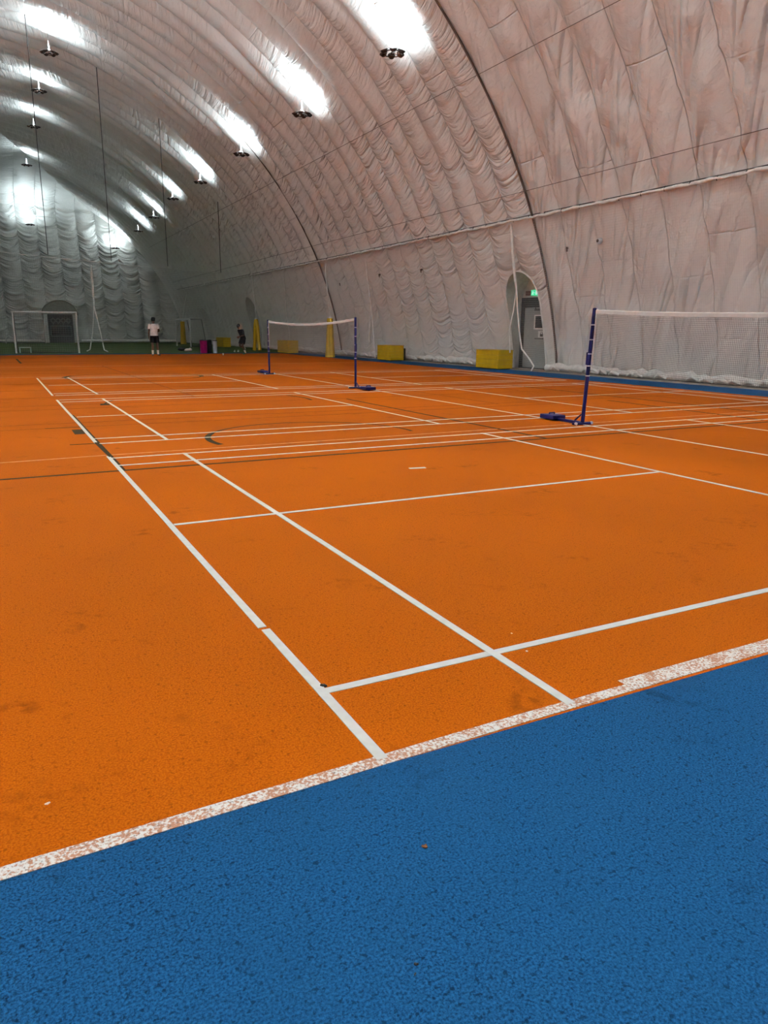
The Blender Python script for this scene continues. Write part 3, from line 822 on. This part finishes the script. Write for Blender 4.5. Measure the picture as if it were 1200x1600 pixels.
# ------------------------------------------------------------------ goals
def goal(a, b_, h, depth, label, r=.045, net=True):
    A = Vector((*a, 0)); B = Vector((*b_, 0)); d = (B - A).normalized(); nrm = Vector((-d.y, d.x, 0))
    if depth < 0: nrm = -nrm
    dp = abs(depth)
    root = thing('football_goal', label, 'goal', A); B = B - A; A = Vector((0, 0, 0))
    up = Vector((0, 0, h))
    MB().tube([A, A + up], r, 8).build('goal_post', M['white_metal'], root, True); MB().tube([B, B + up], r, 8).build('goal_post', M['white_metal'], root, True)
    MB().tube([A + up - d * r, B + up + d * r], r, 8).build('crossbar', M['white_metal'], root, True)
    for Q in (A, B):
        MB().tube([Q + up, Q + up + nrm * dp * .75, Q + nrm * dp + Vector((0, 0, .03)), Q + Vector((0, 0, .03))], r * .45, 6).build('side_stay', M['panel_dark'], root)
    MB().tube([A + nrm * dp + Vector((0, 0, .03)), B + nrm * dp + Vector((0, 0, .03))], r * .45, 6).build('back_bar', M['panel_dark'], root)
    if net:
        net_mesh(lambda t: A.lerp(B, t) + up + nrm * dp * .7, lambda t: A.lerp(B, t) + nrm * dp + Vector((0, 0, .04)), 26, 18, .0025).build('goal_net', M['grey_twine'], root)
    return root
goal((-.12, 43.2), (3.02, 42.9), 2.17, .9, 'white goal at the far left, standing at the edge of the turf', .05)
goal((-.30, 73.5), (2.95, 73.5), 2.1, .8, 'white goal further back, against the end wall left of its doorway', .05, False)
goal((12.05, 60.4), (12.3, 56.6), 2.08, 1.25, 'white goal on the right half of the turf behind the waste bins', .055)

# ------------------------------------------------------------------ bins and small things at the edge of the turf
def bin_(loc, w, h, mat, label):
    root = thing('waste_bin', label, 'bin', loc)
    b = MB(); n = 20
    b.lathe([(w * .44, 0), (w * .46, .02), (w * .5, h * .93), (w * .515, h * .94), (w * .515, h)], n=n)
    b.build('body', M[mat], root, True)
    MB().lathe([(w * .53, h), (w * .53, h + .03), (w * .3, h + .05)], n=n).build('lid', M['black'], root, True)
    return root
bin_((9.62, 41.5, 0), .42, .70, 'pink', 'pink waste bin, leftmost of the three bins')
bin_((10.0, 41.72, 0), .30, .70, 'black', 'black waste bin between the pink and the white one')
bin_((10.26, 41.42, 0), .27, .68, 'grey', 'white waste bin, rightmost of the three bins')
bg = MB()
for k in range(3): bg.ball((random.uniform(-.1, .1), random.uniform(-.1, .1), .114), .16, 1.3, 1, .7)
tag(bg.build('sports_bag', M['black'], None, True, (9.45, 46.4, 0)), 'dark bag lying on the turf left of the pink bin', 'bag')
bg = MB().ball((0, 0, .10), .15, 1.6, 1, .65).ball((.12, 0, .12), .10, 1, 1, 1.1).ball((-.14, .02, .07), .09)
tag(bg.build('white_bundle', M['fabric'], None, True, (9.35, 44.3, 0)), 'white crumpled bundle on the turf left of the pink bin', 'bundle')
tb = thing('low_bench', 'small pale teal bench at the foot of the left-hand goal', 'bench', (.35, 43.9, 0))
MB().box((-.3, -.2, .26), (.3, .2, .32), .015).build('seat', M['teal'], tb)
for sx in (-1, 1): MB().box((sx * .27 - .03, -.18, 0), (sx * .27 + .03, .18, .26), .01).build('leg', M['teal'], tb)
for k, (x, y) in enumerate(((11.75, 42.6), (12.0, 42.7))):
    b = MB().ball((0, 0, .05), .05, 1.1, 2.2, .9).ball((0, -.05, .10), .04, 1, 1.2, 1.1)
    tag(b.build('white_shoe', M['sock'], None, True, (x, y, 0)), ['left white shoe on the ground beside the running person', 'right white shoe on the ground beside the running person'][k], 'shoe', 'pair of shoes behind the running person')
b = MB().ball((0, 0, .035), .035).lathe([(.03, .05), (.055, .10)], n=10)
tag(b.build('shuttlecock', M['sock'], None, True, (9.7, 37.6, 0)), 'white shuttlecock on the orange floor in front of the bins', 'shuttlecock')

# specks on the floor in the foreground
def lump(name, loc, r, mat, label, cat, seed=0, flat=.6):
    rr = random.Random(seed); b = MB()
    for k in range(5):
        b.ball((rr.uniform(-.7, .7) * r, rr.uniform(-.7, .7) * r, r * flat * .7), r * rr.uniform(.5, .8), 1, 1, flat, 6)
    return tag(b.build(name, M[mat], None, True, loc), label, cat)
lump('black_crumb', (.035, .375, .0), .011, 'grit', 'black crumb where the first cross line meets the left line', 'crumb', 1)
lump('brown_nut', (-.075, -.59, 0), .007, 'brown', 'small brown nut lying on the blue floor', 'nut', 2)
lump('black_grit', (-.28, -.905, 0), .0045, 'grit', 'black grit on the blue floor below the brown nut', 'grit', 3)
lump('black_grit', (-.295, -.925, 0), .003, 'grit', 'smaller black grit just under the one below the brown nut', 'grit', 4)
lump('pale_chip', (-.96, .06, 0), .006, 'chip', 'pale chip on the orange floor near the left edge', 'chip', 5, .3)
lump('pale_chip', (.94, .285, 0), .006, 'chip', 'pale chip on the orange floor right of the crossing white lines', 'chip', 6, .3)
lump('pale_chip', (1.0, .47, 0), .005, 'chip', 'pale chip on the orange floor above the first cross line', 'chip', 7, .3)

# ------------------------------------------------------------------ people
def skin_mesh(V, E, Rr, lvl=2):
    me = bpy.data.meshes.new('tmp'); me.from_pydata(V, E, []); o = bpy.data.objects.new('tmp', me); C.objects.link(o)
    sk = o.modifiers.new('s', 'SKIN'); sk.use_smooth_shade = True
    for i, q in enumerate(me.skin_vertices[0].data):
        r = Rr[i]; q.radius = r if isinstance(r, tuple) else (r, r); q.use_root = (i == 0)
    if lvl: o.modifiers.new('u', 'SUBSURF').levels = lvl
    dg = bpy.context.evaluated_depsgraph_get()
    out = bpy.data.meshes.new_from_object(o.evaluated_get(dg)); bpy.data.objects.remove(o); bpy.data.meshes.remove(me)
    return out
class Sk:
    def __init__(s): s.V = []; s.E = []; s.R = []
    def p(s, co, r, par=None):
        s.V.append(tuple(co)); s.R.append(r)
        if par is not None: s.E.append((par, len(s.V) - 1))
        return len(s.V) - 1
    def chain(s, par, seq):
        for co, r in seq: par = s.p(co, r, par)
        return par
def mesh_obj(name, me, mat, parent):
    me.name = name; me.materials.clear(); me.materials.append(mat)
    me.polygons.foreach_set('use_smooth', [True] * len(me.polygons))
    return link(bpy.data.objects.new(name, me), parent)
def hand(s, wrist_i, w, d, side, curl):
    """palm and five fingers; w = wrist point, d = pointing direction"""
    w = Vector(w); d = Vector(d).normalized(); x = Vector((0, 1, 0)) if abs(d.y) < .8 else Vector((0, 0, 1))
    lat = (x - d * x.dot(d)).normalized(); nrm = d.cross(lat).normalized() * side
    pm = s.p(w + d * .05, (.026, .038), wrist_i); pe = s.p(w + d * .085, (.022, .038), pm)
    for k, L in enumerate((.075, .085, .08, .062)):
        b0 = w + d * .095 + lat * (.030 - .020 * k)
        a = s.p(b0, .010, pe); a = s.p(b0 + d * L * .5 + nrm * curl * .4 * L, .009, a); s.p(b0 + d * L * .85 + nrm * curl * L, .008, a)
    t0 = w + d * .035 + lat * .034
    a = s.p(t0, .011, pm); a = s.p(t0 + d * .035 + lat * .02, .0105, a); s.p(t0 + d * .06 + lat * .018 + nrm * .012, .009, a)

def person(loc, rz, scale, label, J, shirt, shorts, shoe, shirt_sleeve=.62, collar=None):
    root = thing('person', label, 'person', loc, rz); root.scale = (scale,) * 3
    V = {k: Vector(v) for k, v in J.items()}
    s = Sk()
    pel = s.p(V['pelvis'], .108); sp_ = s.p(V['spine'], .098, pel); ch = s.p(V['chest'], .108, sp_)
    nb = s.p(V['neckbase'], .062, ch); nk = s.p(V['neck'], .055, nb)
    h1 = s.p(V['jaw'], (.068, .078), nk); h2 = s.p(V['head'], (.078, .095), h1); s.p(V['crown'], (.06, .075), h2)
    for sd, k in ((-1, 'l'), (1, 'r')):
        sh = s.p(V['shoulder_' + k], .062, ch); el = s.chain(sh, [(V['shoulder_' + k].lerp(V['elbow_' + k], .5), .05), (V['elbow_' + k], .041), (V['elbow_' + k].lerp(V['wrist_' + k], .35), .042), (V['wrist_' + k], .027)])
        hand(s, el, V['wrist_' + k], V['wrist_' + k] - V['elbow_' + k], -sd, .35)
        hp = s.p(V['hip_' + k], .092, pel)
        s.chain(hp, [(V['hip_' + k].lerp(V['knee_' + k], .5), .075), (V['knee_' + k], .056), (V['knee_' + k].lerp(V['ankle_' + k], .3), .060), (V['ankle_' + k], .038), (V['toe_' + k], .034)])
    body = mesh_obj('body', skin_mesh(s.V, s.E, s.R), M['skin'], root)
    # face: nose, ears, eyes, mouth joined into the body mesh
    fwd = (V['face'] - V['head']).normalized(); up = (V['crown'] - V['jaw']).normalized(); rt = fwd.cross(up).normalized()
    hc = V['head']
    b = MB(); b.v = [tuple(v.co) for v in body.data.vertices]; b.f = [tuple(p.vertices) for p in body.data.polygons]; b.m = [0] * len(b.f)
    b.ball(tuple(hc + fwd * .098 - up * .02), .017, 1, 1, 1.3, 6)
    for q in (-1, 1): b.ball(tuple(hc + rt * q * .083 - up * .015), .022, .5, 1, 1.4, 6)
    b.mi = 1
    for q in (-1, 1): b.ball(tuple(hc + fwd * .085 + rt * q * .032 + up * .008), .011, 1, 1, .8, 6)
    b.ball(tuple(hc + fwd * .086 - up * .062), .02, 1.1, .8, .35, 6)
    b.mi = 0
    me0 = body.data; body.data = None if False else body.data
    nb_ = b.build('body', [M['skin'], M['hair']], root, True); bpy.data.objects.remove(body); bpy.data.meshes.remove(me0)
    nb_.name = 'body'
    # hair cap
    hb = MB().ball(tuple(hc + up * .035 - fwd * .016), .102, .92, 1.03, .95, 12)
    for k in range(26):
        a = random.uniform(0, 2 * PI); e = random.uniform(.1, 1.2)
        dv = rt * math.cos(a) * math.cos(e) - fwd * abs(math.sin(a)) * math.cos(e) * .9 + up * math.sin(e)
        hb.ball(tuple(hc + up * .035 - fwd * .016 + dv * .09), .026, n=6)
    hb.build('hair', M['hair'], root, True)
    # shirt and shorts: closed sleeves of cloth around the body
    tl = math.atan2(-(V['neckbase'] - V['spine']).y, (V['neckbase'] - V['spine']).z)
    b = MB(); nbk = V['neckbase']
    b.loft([(V['hem'], .178, .142, tl), (V['spine'].lerp(V['hem'], .5), .168, .136, tl), (V['spine'], .166, .134, tl), (V['spine'].lerp(V['chest'], .6), .182, .140, tl), (V['chest'], .196, .142, tl),
            (V['chest'].lerp(nbk, .5), .196, .125, tl), (V['chest'].lerp(nbk, .74), .158, .108, tl), (V['chest'].lerp(nbk, .92), .108, .092, tl), (nbk - Vector((0, 0, .005)), .088, .085, tl), (nbk + Vector((0, 0, .012)), .074, .074, tl)])
    for k in 'lr':
        a_, e_ = V['shoulder_' + k], V['elbow_' + k]; inn = a_.lerp(V['chest'], .45); inn.z = a_.z
        q = a_.lerp(e_, shirt_sleeve)
        inn.z -= .035; sh_ = a_ - Vector((0, 0, .012))
        b.tube([inn, inn.lerp(sh_, .6), sh_, a_.lerp(e_, .3), q], [.055, .074, .079, .080, .080 if shirt_sleeve < .8 else .064], 14)
        b.ball(tuple(sh_), .079, 1, 1, 1, 12)
    b.build('shirt', M[shirt], root, True)
    b = MB(); pv = V['pelvis']
    b.loft([(pv + Vector((0, 0, .09)), .16, .128, 0), (pv, .172, .138, 0), (pv - Vector((0, 0, .09)), .168, .138, 0), (pv - Vector((0, 0, .13)), .12, .10, 0)])
    for k in 'lr':
        h_, k_ = V['hip_' + k], V['knee_' + k]
        b.tube([h_ + Vector((0, 0, .03)), h_.lerp(k_, .35), h_.lerp(k_, .72)], [.105, .112, .108], 14)
    b.build('shorts', M[shorts], root, True)
    if collar:
        cp = [V['neckbase'] + Vector((.085 * math.cos(q), .072 * math.sin(q) , .022 - .03 * math.sin(q) * 0)) for q in np.linspace(0, 2 * PI, 14, endpoint=False)]
        MB().tube(cp, .02, 6, closed=True).build('collar', M[collar], root, True)
    for k in 'lr':
        an, kn, to = V['ankle_' + k], V['knee_' + k], V['toe_' + k]
        MB().tube([an.lerp(kn, .42), an.lerp(kn, .25), an, an.lerp(to, .25)], [.054, .05, .045, .045], 10).build('sock', M['sock'], root, True)
        d = (to - an); 
        t = Sk(); q0 = t.p(an - d * .28 - Vector((0, 0, .035)), (.042, .045)); q1 = t.p(an.lerp(to, .35) - Vector((0, 0, .01)), (.046, .05), q0); q2 = t.p(to, (.048, .038), q1); t.p(to + d * .42, (.036, .028), q2)
        mesh_obj('shoe', skin_mesh(t.V, t.E, t.R), M[shoe], root)
    return root

J1 = dict(pelvis=(0, 0, .96), spine=(0, -.005, 1.14), chest=(0, -.01, 1.33), neckbase=(0, 0, 1.47), neck=(-.005, .012, 1.525), jaw=(-.01, .03, 1.585), head=(-.01, .03, 1.645), crown=(-.01, .025, 1.70), face=(-.04, .16, 1.63), hem=(0, 0, .93),
          shoulder_l=(-.175, -.005, 1.415), elbow_l=(-.225, -.03, 1.13), wrist_l=(-.24, .03, .90), shoulder_r=(.175, -.005, 1.415), elbow_r=(.235, -.03, 1.14), wrist_r=(.15, .20, 1.12),
          hip_l=(-.09, 0, .90), knee_l=(-.105, .015, .50), ankle_l=(-.11, -.02, .095), toe_l=(-.125, .10, .045), hip_r=(.09, 0, .90), knee_r=(.12, .02, .50), ankle_r=(.125, -.03, .095), toe_r=(.19, .07, .045))
person((6.15, 37.45, .0), -.22, 1.075, 'person in pale T-shirt and black shorts standing with their back turned', J1, 'shirt', 'dark_cloth', 'shoe')
J2 = dict(pelvis=(0, -.03, .90), spine=(0, .03, 1.07), chest=(0, .10, 1.24), neckbase=(0, .17, 1.365), neck=(-.005, .215, 1.41), jaw=(-.01, .262, 1.46), head=(-.01, .28, 1.518), crown=(-.01, .275, 1.575), face=(-.03, .40, 1.48), hem=(0, -.05, .84),
          shoulder_l=(-.175, .13, 1.31), elbow_l=(-.22, .10, 1.05), wrist_l=(-.18, .36, .97), shoulder_r=(.175, .10, 1.315), elbow_r=(.25, -.14, 1.12), wrist_r=(.20, .08, .96),
          hip_l=(-.09, -.02, .85), knee_l=(-.09, .10, .47), ankle_l=(-.08, -.10, .10), toe_l=(-.08, .03, .045), hip_r=(.09, -.02, .85), knee_r=(.10, .16, .48), ankle_r=(.10, -.22, .33), toe_r=(.10, -.26, .20))
person((11.05, 38.45, .0), 1.95, .985, 'person in dark kit running, leaning forward, head turned to the left', J2, 'dark_cloth', 'dark_cloth', 'green_shoe', .95, 'sock')

# ------------------------------------------------------------------ hanging uplights
def fixture_parts(root, hang):
    MB().tube([(0, 0, .0), (0, 0, .50)], [.03, .016], 8).build('stem', M['lamp_white'], root, True)
    MB().tube([(0, 0, .48), (0, 0, hang)], .007, 5).build('wire', M['cable'], root)
    for k in range(3):
        a = 2 * PI * k / 3 + .4
        MB().tube([(0, 0, .20), (.12 * math.cos(a), .12 * math.sin(a), .06), (.30 * math.cos(a), .30 * math.sin(a), .0)], .012, 6).build('bracket', M['lamp_white'], root, True)
    MB().tube([(.30 * math.cos(a), .30 * math.sin(a), -.005) for a in np.linspace(0, 2 * PI, 24, endpoint=False)], .018, 6, closed=True).build('ring', M['lamp_dark'], root, True)
    MB().lathe([(.03, -.06), (.06, -.05), (.07, .0), (.03, .04)], n=12).build('hub', M['lamp_dark'], root, True)
    for k in range(6):
        a = 2 * PI * k / 6
        b = MB().lathe([(.045, -.05), (.075, -.035), (.125, .04), (.12, .045), (.06, .0)], n=14)
        b.xf(Matrix.Translation((.29 * math.cos(a), .29 * math.sin(a), .0)) @ Matrix.Rotation(.35, 4, Vector((-math.sin(a), math.cos(a), 0))))
        b.build('lamp_head', M['lamp_dark'], root, True)
def spot(name, energy, col=(.84, 1.0, 1.07)):
    l = bpy.data.lights.new(name, 'SPOT'); l.energy = energy; l.color = col
    l.spot_size = math.radians(142); l.spot_blend = 1.0; l.shadow_soft_size = .12
    return l
E0 = .74
L_vis = spot('uplight', 480 * E0); L_far = spot('uplight_far', 290 * E0); L_end = spot('uplight_end', 1150 * E0); L_end.spot_size = math.radians(165); L_off = spot('uplight_row', 4200 * E0)
RIGHT = [(10.65, 20.18, 9.54), (10.65, 27.83, 9.59), (10.65, 36.13, 9.70), (10.65, 44.5, 9.75), (10.65, 52.3, 9.95), (10.65, 59.4, 9.62), (10.65, 66.6, 9.41), (10.16, 77.2, 8.93)]
MID = [(2.55, 39.04, 13.72), (2.55, 47.3, 14.2), (2.55, 54.6, 13.96), (2.55, 67.5, 13.95), (2.85, 78.0, 10.70)]
RN = ['nearest', 'second', 'third', 'fourth', 'fifth', 'sixth', 'seventh']
RLAB = ['hanging lamp cluster nearest the camera in the right-hand row', 'second lamp cluster from the front in the right-hand row', 'third lamp cluster from the front in the right-hand row, above the brown cable end', 'fourth lamp cluster from the front in the right-hand row',
        'fifth lamp cluster from the front in the right-hand row', 'sixth lamp cluster from the front in the right-hand row', 'seventh and smallest lamp cluster in the right-hand row', 'far lamp cluster low against the end wall at the foot of the right-hand row']
MLAB = ['nearest lamp cluster of the left-hand row, at the top left', 'second lamp cluster of the left-hand row', 'third lamp cluster of the left-hand row', 'fourth lamp cluster of the left-hand row, below the end wall top', 'lowest lamp cluster of the left-hand row, in front of the end wall']
first = None
def place_lamp(x, y, z, label, group, light):
    global first
    zc = min(ceil_z(x), 99)
    if y > 74: zc = z + 1.2
    hang = max(.7, zc - z - .15)
    root = thing('hanging_lamp', label, 'lamp', (x, y, z), random.uniform(-.15, .15), group)
    fixture_parts(root, hang) if first is None else None
    if first is None:
        first = root
    else:
        for ch in list(first.children):
            if ch.type == 'LIGHT': continue
            c = ch.copy(); C.objects.link(c); c.parent = root
            if ch.name.startswith('wire'): c.scale = (1, 1, 1)
    if y > 74:
        lo = bpy.data.objects.new('uplight', L_end); C.objects.link(lo); lo.parent = root
        lo.location = (0, 0, .16); lo.rotation_euler = (PI - .35, 0, 0)
        return root
    for sx in (-1, 1):
        lo = bpy.data.objects.new('uplight', light); C.objects.link(lo); lo.parent = root
        lo.location = (sx * .2, 0, .16); lo.rotation_euler = (0, PI - sx * .62, 0)
    return root
for q, lb in zip(RIGHT, RLAB): place_lamp(*q, lb, 'right-hand row of hanging lamps', L_vis if q[1] < 50 else L_far)
for q, lb in zip(MID, MLAB): place_lamp(*q, lb, 'left-hand row of hanging lamps', L_vis if q[1] < 50 else L_far)
for x, z in ((10.65, 9.6), (2.55, 13.9), (-5.7, 13.9), (-13.8, 9.6)):
    for y in (-3.8, 4.2, 12.2, 20.2, 28.2, 36.2, 44.4, 52.4, 60.4):
        if x > 10 and y > 13: continue
        if x > 0 and x < 5 and y > 30: continue
        place_lamp(x, y, z, 'hanging lamp cluster in a row outside the picture', 'hanging lamps outside the picture', L_off if (y < 25 or (x < 0 and y < 30)) else L_vis if y < 40 else L_far)

# ------------------------------------------------------------------ camera, world, view
f_, yaw, pitch, roll, x, y, z = [1147.2167164912573, 0.47507508767813633, 0.24220276367572247, 0.007321284818812176, -0.9496178833178038, -2.0366088045889943, 1.3372305818360197]
fw = Vector((math.sin(yaw) * math.cos(pitch), math.cos(yaw) * math.cos(pitch), -math.sin(pitch)))
r0 = Vector((math.cos(yaw), -math.sin(yaw), 0)); u0 = r0.cross(fw)
r1 = r0 * math.cos(roll) + u0 * math.sin(roll); u1 = -r0 * math.sin(roll) + u0 * math.cos(roll)
cd = bpy.data.cameras.new('camera'); cam = bpy.data.objects.new('camera', cd); C.objects.link(cam)
cam.matrix_world = Matrix(((r1.x, u1.x, -fw.x, x), (r1.y, u1.y, -fw.y, y), (r1.z, u1.z, -fw.z, z), (0, 0, 0, 1)))
cd.sensor_fit = 'VERTICAL'; cd.sensor_height = 24; cd.lens = f_ / 1600 * 24; cd.clip_end = 300; cd.clip_start = .05
sc = bpy.context.scene; sc.camera = cam
w = bpy.data.worlds.new('world'); sc.world = w; w.use_nodes = True
w.node_tree.nodes['Background'].inputs[0].default_value = (.02, .02, .02, 1)
sc.view_settings.view_transform = 'Standard'; sc.view_settings.look = 'None'; sc.view_settings.gamma = 1; sc.view_settings.exposure = 0.0
sc.view_settings.use_curve_mapping = False
cy = sc.cycles
cy.use_denoising = True; cy.max_bounces = 10; cy.diffuse_bounces = 8; cy.glossy_bounces = 3; cy.sample_clamp_indirect = 12.0; cy.caustics_reflective = False; cy.caustics_refractive = False
